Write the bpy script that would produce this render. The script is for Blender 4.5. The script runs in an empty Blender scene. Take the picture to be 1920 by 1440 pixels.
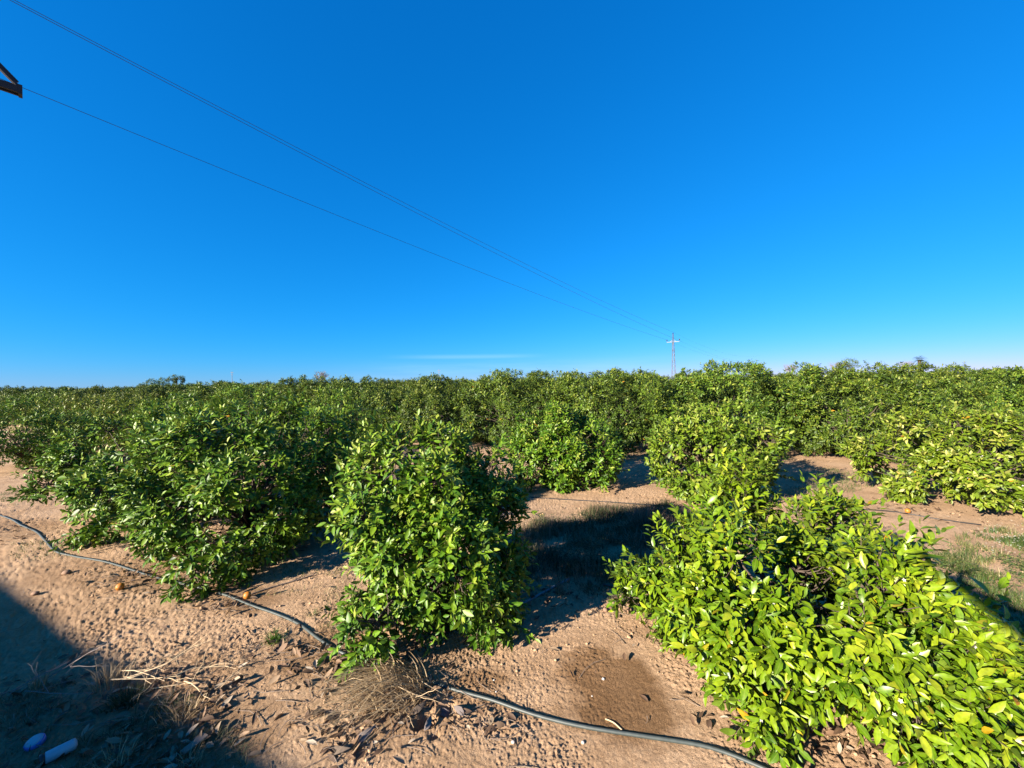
import bpy, math, random
import numpy as np
from mathutils import Vector, Matrix

C = bpy.context.scene.collection
rng = np.random.default_rng(7)
random.seed(7)
R = math.radians
SUN_AZ = R(39.0)          # sunlight travels this far "forward" of +X
SUN_EL = R(21.0)
SX, SY = math.cos(SUN_AZ), math.sin(SUN_AZ)
CAMZ = 2.0

# ------------------------------------------------------------------ camera
cam_d = bpy.data.cameras.new("camera")
cam = bpy.data.objects.new("camera", cam_d)
C.objects.link(cam)
cam_d.sensor_width = 36.0
cam_d.lens = 36.0 * 750 / 1920
cam_d.clip_start = 0.05
cam_d.clip_end = 9000
CR = Matrix.Rotation(R(90), 3, 'X') @ Matrix.Rotation(R(-1.0), 3, 'Z')
cam.matrix_world = Matrix.Translation((0, 0, CAMZ)) @ CR.to_4x4()
bpy.context.scene.camera = cam


def ray(px, py):
    return CR @ Vector(((px - 960) / 750, (720 - py) / 750, -1.0))


def on_ground(px, py, z=0.0):
    d = ray(px, py)
    t = (z - CAMZ) / d.z
    return (d.x * t, d.y * t)


def at_depth(px, py, Y):
    d = ray(px, py)
    t = Y / d.y
    return Vector((d.x * t, Y, CAMZ + d.z * t))


# ------------------------------------------------------------------ noise
def hash2(ix, iy, seed):
    h = (ix.astype(np.int64) * 374761393 + iy.astype(np.int64) * 668265263 + seed * 1442695041) & 0x7fffffff
    h = ((h ^ (h >> 13)) * 1274126177) & 0x7fffffff
    h = ((h ^ (h >> 16)) * 374761393) & 0x7fffffff
    return ((h ^ (h >> 11)) & 0xffff) / 65535.0


def vnoise(x, y, seed=0):
    x = np.asarray(x, float); y = np.asarray(y, float)
    ix = np.floor(x); iy = np.floor(y)
    fx = x - ix; fy = y - iy
    fx = fx * fx * fx * (fx * (fx * 6 - 15) + 10); fy = fy * fy * fy * (fy * (fy * 6 - 15) + 10)
    a = hash2(ix, iy, seed); b = hash2(ix + 1, iy, seed)
    c = hash2(ix, iy + 1, seed); d = hash2(ix + 1, iy + 1, seed)
    return (a + (b - a) * fx) + ((c + (d - c) * fx) - (a + (b - a) * fx)) * fy - 0.5


def ground_h(x, y):
    x = np.asarray(x, float); y = np.asarray(y, float)
    r = np.sqrt(x * x + y * y)
    fine = np.clip((26 - r) / 18, 0, 1)
    broad = np.clip((80 - r) / 60, 0, 1)
    h = 0.06 * vnoise(x * .35, y * .35, 1) * broad + 0.035 * vnoise(x * 1.1, y * 1.1, 2) * broad
    rough = np.clip(.75 + 1.5 * vnoise(x * 1.3, y * 1.3, 9) + .8 * vnoise(x * 3.7, y * 3.7, 10), .3, 1.7)
    a, b = x * .92 + y * .39, -x * .39 + y * .92
    n1 = vnoise(a * 6, b * 6, 3)
    n2 = vnoise(x * 15 + n1, y * 15 - n1, 4)
    n3 = vnoise(b * 33, a * 33, 5)
    n4 = vnoise(x * 71, y * 71, 6)
    n5 = vnoise(a * 118, b * 118, 8)
    pit = np.clip(vnoise(a * 21 + 3, b * 21, 7) - .17, 0, 1)
    h = h + fine * rough * (0.004 * n1 + 0.003 * n2 + 0.005 * n3 + .010 * n4 + .013 * n5 - .013 * pit)
    for (cx, cy, rad, dep) in HOLES:      # small dug holes beside the buried hose
        h = h - dep * np.exp(-(((x - cx) ** 2 + (y - cy) ** 2) / rad ** 2) ** 2)
    return h


HOLES = [(*on_ground(*p), r, d) for (p, r, d) in (((838, 1318), .050, .075), ((800, 1338), .055, .07), ((815, 1368), .028, .03), ((782, 1352), .03, .045))]


def gz(x, y):
    return float(ground_h(np.array([x]), np.array([y]))[0])


# ------------------------------------------------------------------ mesh helpers
def raw_mesh(name, V, loops, starts, totals, smooth=False, fattr=None, pattr=None):
    me = bpy.data.meshes.new(name)
    V = np.ascontiguousarray(V, dtype=np.float32)
    me.vertices.add(len(V)); me.vertices.foreach_set("co", V.ravel())
    loops = np.ascontiguousarray(loops, dtype=np.int32)
    me.loops.add(len(loops)); me.loops.foreach_set("vertex_index", loops)
    me.polygons.add(len(starts))
    me.polygons.foreach_set("loop_start", np.ascontiguousarray(starts, dtype=np.int32))
    me.update(calc_edges=True)
    me.validate()
    if smooth:
        me.polygons.foreach_set("use_smooth", np.ones(len(me.polygons), dtype=bool))
    for k, v in (fattr or {}).items():
        a = me.attributes.new(k, 'FLOAT', 'FACE'); a.data.foreach_set("value", np.ascontiguousarray(v, dtype=np.float32))
    for k, v in (pattr or {}).items():
        a = me.attributes.new(k, 'FLOAT', 'POINT'); a.data.foreach_set("value", np.ascontiguousarray(v, dtype=np.float32))
    return me


def link(name, me, mat=None, parent=None, loc=None):
    o = bpy.data.objects.new(name, me)
    C.objects.link(o)
    if mat:
        me.materials.append(mat)
    if parent:
        o.parent = parent
    if loc is not None:
        o.location = loc
    return o


def tag(o, label=None, cat=None, group=None, kind=None):
    if label: o["label"] = label
    if cat: o["category"] = cat
    if group: o["group"] = group
    if kind: o["kind"] = kind
    return o


def empty(name, loc, rz=0.0, s=1.0):
    o = bpy.data.objects.new(name, None)
    o.empty_display_size = 0.2
    C.objects.link(o)
    o.location = loc; o.rotation_euler = (0, 0, rz); o.scale = (s, s, s)
    return o


class MB:
    """collects plain geometry for ONE mesh"""
    def __init__(s): s.v = []; s.f = []

    def add(s, V, F):
        b = len(s.v)
        s.v += [tuple(p) for p in V]
        s.f += [tuple(i + b for i in f) for f in F]

    def tube(s, P, rad, n=6, cap=True):
        P = [Vector(p) for p in P]
        if not hasattr(rad, '__len__'): rad = [rad] * len(P)
        V = []; F = []
        u = None
        for i, p in enumerate(P):
            t = (P[min(i + 1, len(P) - 1)] - P[max(i - 1, 0)]).normalized()
            if u is None:
                u = t.orthogonal().normalized()
            else:
                u = (u - t * u.dot(t))
                u = u.normalized() if u.length > 1e-6 else t.orthogonal().normalized()
            w = t.cross(u)
            for k in range(n):
                a = 2 * math.pi * k / n
                V.append(p + (u * math.cos(a) + w * math.sin(a)) * rad[i])
        for i in range(len(P) - 1):
            for k in range(n):
                F.append((i * n + k, i * n + (k + 1) % n, (i + 1) * n + (k + 1) % n, (i + 1) * n + k))
        if cap:
            F.append(tuple(range(n - 1, -1, -1)))
            F.append(tuple((len(P) - 1) * n + k for k in range(n)))
        s.add(V, F)

    def bar(s, a, b, w, h=None, up=(0, 0, 1)):
        a = Vector(a); b = Vector(b); h = h or w
        t = (b - a).normalized(); up = Vector(up)
        sd = t.cross(up)
        if sd.length < 1e-4: sd = t.orthogonal()
        sd.normalize(); up = sd.cross(t)
        V = []
        for p in (a, b):
            for (i, j) in ((-1, -1), (1, -1), (1, 1), (-1, 1)):
                V.append(p + sd * i * w / 2 + up * j * h / 2)
        s.add(V, [(3, 2, 1, 0), (4, 5, 6, 7), (0, 1, 5, 4), (1, 2, 6, 5), (2, 3, 7, 6), (3, 0, 4, 7)])

    def lathe(s, prof, n=20, M=None):
        M = M or Matrix.Identity(4)
        V = []; F = []
        for (r, z) in prof:
            for k in range(n):
                a = 2 * math.pi * k / n
                V.append(M @ Vector((r * math.cos(a), r * math.sin(a), z)))
        for i in range(len(prof) - 1):
            for k in range(n):
                F.append((i * n + k, i * n + (k + 1) % n, (i + 1) * n + (k + 1) % n, (i + 1) * n + k))
        F.append(tuple(range(n - 1, -1, -1))); F.append(tuple((len(prof) - 1) * n + k for k in range(n)))
        s.add(V, F)

    def build(s, name, mat, parent=None, smooth=False):
        me = bpy.data.meshes.new(name)
        me.from_pydata(s.v, [], s.f)
        me.update()
        if smooth:
            me.polygons.foreach_set("use_smooth", np.ones(len(me.polygons), dtype=bool))
        return link(name, me, mat, parent)


# ------------------------------------------------------------------ materials
ALB = .53      # the picture is exposed bright, so surfaces keep their low real-world albedo
def new_mat(name):
    m = bpy.data.materials.new(name); m.use_nodes = True
    nt = m.node_tree
    return m, nt, nt.nodes["Principled BSDF"]


def node(nt, t, **kw):
    n = nt.nodes.new(t)
    for k, v in kw.items(): setattr(n, k, v)
    return n


def simple_mat(name, col, rough=.6, var=.25, scale=20, metallic=0, bump=.0):
    m, nt, b = new_mat(name)
    tc = node(nt, "ShaderNodeTexCoord")
    nz = node(nt, "ShaderNodeTexNoise"); nz.inputs["Scale"].default_value = scale; nz.inputs["Detail"].default_value = 6
    nt.links.new(tc.outputs["Object"], nz.inputs["Vector"])
    mx = node(nt, "ShaderNodeMix", data_type='RGBA')
    mx.inputs[6].default_value = (*[ALB * c * (1 - var) for c in col], 1)
    mx.inputs[7].default_value = (*[ALB * min(1, c * (1 + var)) for c in col], 1)
    nt.links.new(nz.outputs[0], mx.inputs[0])
    nt.links.new(mx.outputs[2], b.inputs["Base Color"])
    b.inputs["Roughness"].default_value = rough
    b.inputs["Metallic"].default_value = metallic
    if bump:
        bp = node(nt, "ShaderNodeBump"); bp.inputs["Strength"].default_value = bump; bp.inputs["Distance"].default_value = .01
        nt.links.new(nz.outputs[0], bp.inputs["Height"]); nt.links.new(bp.outputs[0], b.inputs["Normal"])
    return m


def attr_mat(name, stops, rough=.8, transl=0.25, rnd=0.0, mid=False, spec=.5, attr="tone"):
    """colour from a per-face 'tone' attribute (each leaf / blade has one value)"""
    m, nt, b = new_mat(name)
    at = node(nt, "ShaderNodeAttribute", attribute_name=attr)
    rp = node(nt, "ShaderNodeValToRGB")
    el = rp.color_ramp.elements
    while len(el) < len(stops): el.new(.5)
    for e, (p, c) in zip(el, stops):
        e.position = p; e.color = (*[ALB * q for q in c], 1)
    nt.links.new(at.outputs["Fac"], rp.inputs[0])
    col = rp.outputs[0]
    if rnd:
        oi = node(nt, "ShaderNodeObjectInfo")
        hs = node(nt, "ShaderNodeHueSaturation")
        mr = node(nt, "ShaderNodeMapRange"); mr.inputs[3].default_value = 1 - rnd; mr.inputs[4].default_value = 1 + rnd
        mh = node(nt, "ShaderNodeMapRange"); mh.inputs[3].default_value = .5 - rnd * .05; mh.inputs[4].default_value = .5 + rnd * .05
        nt.links.new(oi.outputs["Random"], mr.inputs[0]); nt.links.new(oi.outputs["Random"], mh.inputs[0])
        nt.links.new(mr.outputs[0], hs.inputs["Value"]); nt.links.new(mh.outputs[0], hs.inputs["Hue"])
        nt.links.new(col, hs.inputs["Color"]); col = hs.outputs[0]
    if mid:
        # mottling inside each leaf (dust, wear)
        tcn = node(nt, "ShaderNodeTexCoord"); nn = node(nt, "ShaderNodeTexNoise")
        nn.inputs["Scale"].default_value = 55; nn.inputs["Detail"].default_value = 4
        nt.links.new(tcn.outputs["Object"], nn.inputs["Vector"])
        nr = node(nt, "ShaderNodeMapRange"); nr.inputs[1].default_value = .3; nr.inputs[2].default_value = .7
        nr.inputs[3].default_value = .72; nr.inputs[4].default_value = 1.25
        nt.links.new(nn.outputs[0], nr.inputs[0])
        hv = node(nt, "ShaderNodeHueSaturation"); nt.links.new(nr.outputs[0], hv.inputs["Value"]); nt.links.new(col, hv.inputs["Color"]); col = hv.outputs[0]
        am = node(nt, "ShaderNodeAttribute", attribute_name="mid")
        pw = node(nt, "ShaderNodeMath", operation='POWER'); pw.inputs[1].default_value = 9
        nt.links.new(am.outputs["Fac"], pw.inputs[0])
        ml = node(nt, "ShaderNodeMath", operation='MULTIPLY'); ml.inputs[1].default_value = .45
        nt.links.new(pw.outputs[0], ml.inputs[0])
        mx = node(nt, "ShaderNodeMix", data_type='RGBA'); mx.inputs[7].default_value = (.165, .20, .037, 1)
        nt.links.new(ml.outputs[0], mx.inputs[0]); nt.links.new(col, mx.inputs[6]); col = mx.outputs[2]
        # paler, matter underside
        ge = node(nt, "ShaderNodeNewGeometry")
        m2 = node(nt, "ShaderNodeMix", data_type='RGBA'); m2.inputs[7].default_value = (.082, .115, .033, 1)
        hf = node(nt, "ShaderNodeMath", operation='MULTIPLY'); hf.inputs[1].default_value = .35
        nt.links.new(ge.outputs["Backfacing"], hf.inputs[0]); nt.links.new(hf.outputs[0], m2.inputs[0])
        nt.links.new(col, m2.inputs[6]); col = m2.outputs[2]
    nt.links.new(col, b.inputs["Base Color"])
    b.inputs["Roughness"].default_value = rough
    b.inputs["Specular IOR Level"].default_value = spec
    if transl:
        tr = node(nt, "ShaderNodeBsdfTranslucent")
        nt.links.new(col, tr.inputs["Color"])
        ms = node(nt, "ShaderNodeMixShader"); ms.inputs[0].default_value = transl
        nt.links.new(b.outputs[0], ms.inputs[1]); nt.links.new(tr.outputs[0], ms.inputs[2])
        nt.links.new(ms.outputs[0], nt.nodes["Material Output"].inputs[0])
    return m


def leaf_mat(name, dark, mid_, light, pale, yellow=.985, rnd=0.0, rough=.45):
    return attr_mat(name, [(0, dark), (.45, mid_), (.8, light), (yellow - .03, pale), (yellow, (.55, .36, .015)), (1, (.62, .25, .02))],
                    rough=rough, transl=.08 if rnd else .16, rnd=rnd, mid=True, spec=.28)


M_leaf_bright = leaf_mat("leaf bright", (.030, .10, .004), (.14, .27, .006), (.29, .42, .012), (.46, .52, .03), .975, rough=.36)
M_leaf_mid = leaf_mat("leaf mid green", (.018, .065, .005), (.085, .225, .008), (.25, .42, .016), (.46, .50, .09), .992)
M_leaf_deep = leaf_mat("leaf deep green", (.016, .060, .005), (.082, .215, .008), (.23, .40, .015), (.46, .50, .08), .994)
M_leaf_pale = leaf_mat("leaf pale yellow green", (.035, .09, .006), (.15, .25, .010), (.29, .38, .022), (.58, .55, .14), .975)
M_leaf_olive = leaf_mat("leaf yellowish green", (.028, .075, .005), (.115, .225, .009), (.25, .37, .018), (.48, .49, .10), .99)
M_leaf_far = leaf_mat("leaf far rows", (.012, .036, .004), (.046, .110, .006), (.155, .25, .012), (.34, .37, .045), .982, rnd=.16, rough=.5)
M_bark = simple_mat("bark", (.13, .095, .07), .9, .4, 40, bump=.6)
M_petal = simple_mat("white petals", (.75, .72, .6), .6, .1, 30)
M_dry = attr_mat("dry straw", [(0, (.34, .22, .10)), (.5, (.62, .44, .24)), (1, (.85, .66, .40))], .8, .15)
M_grass = attr_mat("grass blades", [(0, (.06, .13, .015)), (.5, (.15, .21, .04)), (.75, (.38, .34, .13)), (1, (.62, .48, .27))], .6, .25)
M_green_tuft = attr_mat("green tuft blades", [(0, (.06, .17, .012)), (1, (.17, .33, .03))], .5, .25)
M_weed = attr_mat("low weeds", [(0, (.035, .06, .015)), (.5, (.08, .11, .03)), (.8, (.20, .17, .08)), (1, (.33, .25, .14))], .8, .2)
M_deadweed = attr_mat("dead weeds", [(0, (.17, .10, .06)), (.6, (.34, .22, .14)), (1, (.48, .36, .25))], .85, .15)
M_litter = attr_mat("dead leaves", [(0, (.10, .055, .03)), (.5, (.26, .15, .08)), (.85, (.42, .29, .17)), (1, (.50, .42, .32))], .75, .1)
M_hose = simple_mat("weathered grey green hose", (.075, .095, .09), .5, .5, 30)
M_pipe = simple_mat("grey blue pipe", (.20, .23, .27), .45, .2, 40)
M_drip = simple_mat("black drip line", (.025, .025, .025), .5, .2, 40)
M_steel = simple_mat("galvanised steel", (.24, .24, .26), .55, .2, 8, metallic=.3)
M_bracket = simple_mat("rusty painted steel", (.03, .026, .025), .6, .5, 6, metallic=.2)
M_wire = simple_mat("wire", (.03, .03, .035), .5, .1, 5)
M_glass = simple_mat("dark glazed insulator", (.05, .06, .06), .2, .2, 8)
M_orange = simple_mat("orange rind", (.66, .24, .02), .5, .25, 40, bump=.25)
M_stone = simple_mat("soil coloured stone", (.36, .22, .14), .9, .25, 30, bump=.4)
M_pebble = simple_mat("pale pebble", (.72, .66, .6), .7, .12, 60)
M_blue = simple_mat("blue plastic", (.06, .22, .70), .35, .15, 20)
M_white = simple_mat("white plastic", (.55, .60, .68), .45, .15, 25)
M_black = simple_mat("black plastic", (.015, .015, .018), .4, .1, 20)
M_plaster = simple_mat("plaster", (.45, .42, .38), .9, .15, 4)
M_tile = simple_mat("roof tile", (.32, .15, .09), .85, .3, 6)
M_greybark = simple_mat("bare twigs", (.30, .25, .23), .9, .2, 5)
M_slab = simple_mat("cardboard", (.33, .25, .19), .85, .2, 15)


# ------------------------------------------------------------------ sky and sun
w = bpy.data.worlds.new("World"); bpy.context.scene.world = w
w.use_nodes = True
nt = w.node_tree
bg = nt.nodes["Background"]
sky = node(nt, "ShaderNodeTexSky", sky_type='NISHITA')
sky.sun_disc = False
sky.sun_elevation = SUN_EL
# the sun stands where the light comes from: azimuth vector (-SX, -SY)
sky.sun_rotation = math.atan2(-SX, -SY) % (2 * math.pi)
sky.altitude = 0
sky.air_density = 1.0; sky.dust_density = 0.0; sky.ozone_density = 10.0
def sky_grade():
    """deepen the blue of the whole sky the way a phone camera records it: one power curve per channel"""
    sep = node(nt, "ShaderNodeSeparateColor"); com = node(nt, "ShaderNodeCombineColor")
    nt.links.new(sky.outputs[0], sep.inputs[0])
    for i, (g, k) in enumerate(((2.0, 1.75), (.72, .57), (.60, .79))):
        m0 = node(nt, "ShaderNodeMath", operation='MULTIPLY'); m0.inputs[1].default_value = .1
        m1 = node(nt, "ShaderNodeMath", operation='POWER'); m1.inputs[1].default_value = g
        m2 = node(nt, "ShaderNodeMath", operation='MULTIPLY'); m2.inputs[1].default_value = k * 10
        nt.links.new(sep.outputs[i], m0.inputs[0]); nt.links.new(m0.outputs[0], m1.inputs[0])
        nt.links.new(m1.outputs[0], m2.inputs[0]); nt.links.new(m2.outputs[0], com.inputs[i])
    return com


hs = sky_grade()
# thin cirrus low over the orchard
tc = node(nt, "ShaderNodeTexCoord")
sp = node(nt, "ShaderNodeSeparateXYZ"); nt.links.new(tc.outputs["Generated"], sp.inputs[0])


def mth(op, a, b=None, c=None):
    n = node(nt, "ShaderNodeMath", operation=op)
    for i, q in enumerate((a, b, c)):
        if q is None: continue
        if isinstance(q, (int, float)): n.inputs[i].default_value = q
        else: nt.links.new(q, n.inputs[i])
    return n.outputs[0]


def band(v, a, b, c, d):
    def ss(lo, hi):
        n = node(nt, "ShaderNodeMapRange", interpolation_type='SMOOTHSTEP')
        nt.links.new(v, n.inputs[0]); n.inputs[1].default_value = lo; n.inputs[2].default_value = hi
        return n.outputs[0]
    return mth('MULTIPLY', ss(a, b), mth('SUBTRACT', 1.0, ss(c, d)))


az = mth('ARCTAN2', sp.outputs[0], sp.outputs[1])
el = mth('ARCSINE', sp.outputs[2])
cv = node(nt, "ShaderNodeCombineXYZ")
nt.links.new(mth('MULTIPLY', az, 5.0), cv.inputs[0]); nt.links.new(mth('MULTIPLY', el, 60.0), cv.inputs[1])
cn = node(nt, "ShaderNodeTexNoise"); cn.inputs["Scale"].default_value = 1.3; cn.inputs["Detail"].default_value = 5
nt.links.new(cv.outputs[0], cn.inputs["Vector"])
nz_ = node(nt, "ShaderNodeMapRange"); nz_.inputs[1].default_value = .3; nz_.inputs[2].default_value = .75
nt.links.new(cn.outputs[0], nz_.inputs[0])
streak = mth('MULTIPLY', band(el, .062, .069, .069, .078), band(az, -.34, -.14, -.05, .12))
veil = mth('MULTIPLY', band(el, .0, .02, .035, .07), band(az, -.5, -.15, .3, .6))
cl = mth('ADD', mth('MULTIPLY', streak, .27), mth('MULTIPLY', mth('MULTIPLY', veil, nz_.outputs[0]), .28))
cmx = node(nt, "ShaderNodeMix", data_type='RGBA')
cmx.inputs[7].default_value = (2.6, 4.4, 6.2, 1)
nt.links.new(cl, cmx.inputs[0]); nt.links.new(hs.outputs[0], cmx.inputs[6])
nt.links.new(cmx.outputs[2], bg.inputs["Color"])
bg.inputs["Strength"].default_value = 0.0505

sun_d = bpy.data.lights.new("sun", 'SUN'); sun = bpy.data.objects.new("sun", sun_d); C.objects.link(sun)
sun_d.energy = 5.0; sun_d.angle = R(0.55); sun_d.color = (1.0, .88, .73)
ldir = Vector((SX * math.cos(SUN_EL), SY * math.cos(SUN_EL), -math.sin(SUN_EL)))
sun.rotation_euler = ldir.to_track_quat('-Z', 'Y').to_euler()
sun.location = (-20, -16, 12)

vs = bpy.context.scene.view_settings
vs.view_transform = 'Standard'; vs.look = 'None'; vs.gamma = 1.0; vs.exposure = 1.95

# ------------------------------------------------------------------ ground
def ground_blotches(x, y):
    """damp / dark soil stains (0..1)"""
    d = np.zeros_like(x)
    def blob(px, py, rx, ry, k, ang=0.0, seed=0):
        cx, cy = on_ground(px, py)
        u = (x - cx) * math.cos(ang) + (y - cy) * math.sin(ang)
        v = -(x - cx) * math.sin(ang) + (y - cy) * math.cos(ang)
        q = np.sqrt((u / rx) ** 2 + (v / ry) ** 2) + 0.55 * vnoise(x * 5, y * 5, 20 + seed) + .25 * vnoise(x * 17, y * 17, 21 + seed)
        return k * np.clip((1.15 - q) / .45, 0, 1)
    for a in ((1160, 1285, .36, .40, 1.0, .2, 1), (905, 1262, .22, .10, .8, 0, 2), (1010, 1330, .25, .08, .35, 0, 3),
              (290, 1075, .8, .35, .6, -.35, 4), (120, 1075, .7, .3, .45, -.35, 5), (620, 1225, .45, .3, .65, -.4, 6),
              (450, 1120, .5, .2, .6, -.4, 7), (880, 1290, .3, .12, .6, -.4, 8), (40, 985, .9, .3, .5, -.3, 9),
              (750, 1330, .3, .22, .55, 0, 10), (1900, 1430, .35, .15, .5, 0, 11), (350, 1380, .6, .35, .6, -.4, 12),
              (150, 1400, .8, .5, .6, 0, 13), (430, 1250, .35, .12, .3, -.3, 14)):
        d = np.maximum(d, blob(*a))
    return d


def make_ground():
    th = np.concatenate([np.linspace(-60, 60, 1040), np.linspace(60, 300, 60)[1:-1]])
    th = np.radians(th)
    r = [0.25]
    while r[-1] < 22: r.append(r[-1] * (1.03 if r[-1] < 1.2 else 1.0032 if r[-1] < 5 else 1.006))
    while r[-1] < 8000: r.append(r[-1] * 1.09)
    r = np.array(r)
    T, Rr = np.meshgrid(th, r)
    X = np.sin(T) * Rr; Y = np.cos(T) * Rr
    Z = ground_h(X, Y)
    nr, na = X.shape
    V = np.stack([X, Y, Z], -1).reshape(-1, 3)
    V = np.concatenate([V, [[0, 0, 0]]])
    i = np.arange(nr - 1)[:, None] * na; j = np.arange(na)[None, :]; j2 = (j + 1) % na
    q = np.stack([i + j, i + na + j, i + na + j2, i + j2], -1).reshape(-1, 4)
    jj = np.arange(na); cen = np.stack([np.full(na, nr * na), jj, (jj + 1) % na], -1)
    loops = np.concatenate([q.ravel(), cen.ravel()])
    starts = np.concatenate([np.arange(len(q)) * 4, len(q) * 4 + np.arange(na) * 3])
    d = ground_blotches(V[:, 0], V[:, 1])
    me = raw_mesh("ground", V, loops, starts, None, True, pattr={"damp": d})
    # make sure it faces up
    m, nt, b = new_mat("dry sandy soil")
    tc = node(nt, "ShaderNodeTexCoord")
    def nz(scale, det=6, rough=.6):
        n = node(nt, "ShaderNodeTexNoise"); n.inputs["Scale"].default_value = scale
        n.inputs["Detail"].default_value = det; n.inputs["Roughness"].default_value = rough
        nt.links.new(tc.outputs["Object"], n.inputs["Vector"]); return n.outputs[0]
    r1 = node(nt, "ShaderNodeValToRGB")
    r1.color_ramp.elements[0].position = .36; r1.color_ramp.elements[0].color = (.32, .208, .12, 1)
    r1.color_ramp.elements[1].position = .72; r1.color_ramp.elements[1].color = (.50, .348, .222, 1)
    nt.links.new(nz(1.5, 9, .72), r1.inputs[0])
    r2 = node(nt, "ShaderNodeValToRGB")
    r2.color_ramp.elements[0].position = .35; r2.color_ramp.elements[0].color = (.70, .66, .62, 1)
    r2.color_ramp.elements[1].position = .62; r2.color_ramp.elements[1].color = (1, 1, 1, 1)
    nt.links.new(nz(45, 5, .7), r2.inputs[0])
    mu = node(nt, "ShaderNodeMix", data_type='RGBA', blend_type='MULTIPLY'); mu.inputs[0].default_value = .8
    nt.links.new(r1.outputs[0], mu.inputs[6]); nt.links.new(r2.outputs[0], mu.inputs[7])
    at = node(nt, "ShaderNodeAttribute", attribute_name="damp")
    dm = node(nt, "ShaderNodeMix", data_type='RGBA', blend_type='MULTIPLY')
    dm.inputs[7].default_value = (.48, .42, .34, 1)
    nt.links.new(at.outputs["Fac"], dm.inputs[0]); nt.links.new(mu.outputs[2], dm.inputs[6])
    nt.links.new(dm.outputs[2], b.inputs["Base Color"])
    b.inputs["Roughness"].default_value = .95; b.inputs["Specular IOR Level"].default_value = .15
    bp = node(nt, "ShaderNodeBump"); bp.inputs["Strength"].default_value = .9; bp.inputs["Distance"].default_value = .014
    nt.links.new(nz(130, 8, .8), bp.inputs["Height"]); nt.links.new(bp.outputs[0], b.inputs["Normal"])
    o = link("ground", me, m)
    if me.polygons[0].normal.z < 0:
        me.flip_normals()
    tag(o, "dry pinkish sandy orchard soil with clods and damp brown stains", "ground", kind="structure")


make_ground()

# ------------------------------------------------------------------ leaves
def nrm(a):
    return a / np.maximum(np.linalg.norm(a, axis=-1, keepdims=True), 1e-9)


# leaf template: rows (u, v, height factor |v|)
HI_V = np.array([(0, 0), (.22, -.36), (.22, 0), (.22, .36), (.52, -.5), (.52, 0), (.52, .5), (.8, -.3), (.8, 0), (.8, .3), (1, 0)])
HI_F = [(0, 2, 1), (0, 3, 2), (1, 2, 5, 4), (2, 3, 6, 5), (4, 5, 8, 7), (5, 6, 9, 8), (7, 8, 10), (8, 9, 10)]
LO_V = np.array([(0, 0), (.45, -.5), (.5, 0), (.45, .5), (1, 0)])
LO_F = [(0, 2, 1), (0, 3, 2), (1, 2, 4), (2, 3, 4)]


def leaf_geo(pos, d, n, L, W, curl, fold, tone, hi=True):
    TV, TF = (HI_V, HI_F) if hi else (LO_V, LO_F)
    d = nrm(d); n = nrm(n - d * np.sum(n * d, -1, keepdims=True)); s = np.cross(d, n)
    u = TV[:, 0][None, :, None]; v = TV[:, 1][None, :, None]
    L = L[:, None, None]; W = W[:, None, None]; curl = curl[:, None, None]; fold = fold[:, None, None]
    P = pos[:, None, :] + L * u * d[:, None, :] + W * v * s[:, None, :] + (-curl * L * u * u + fold * W * np.abs(v)) * n[:, None, :]
    N, K = len(pos), len(TV)
    base = (np.arange(N) * K)[:, None]
    tf = np.concatenate([np.array(f) for f in TF]); tl = np.array([len(f) for f in TF])
    loops = (base + tf[None, :]).ravel()
    tot = np.tile(tl, N); starts = np.concatenate([[0], np.cumsum(tot)[:-1]])
    ft = np.repeat(tone, len(TF))
    mid = np.tile(np.where(np.abs(TV[:, 1]) < .01, 1.0, 0.0), N)
    return P.reshape(-1, 3), loops, starts, ft, mid


def leaf_mesh(name, args, hi=True):
    V, l, s, ft, mid = leaf_geo(*args, hi=hi)
    return raw_mesh(name, V, l, s, None, hi, {"tone": ft}, {"mid": mid})


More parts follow.
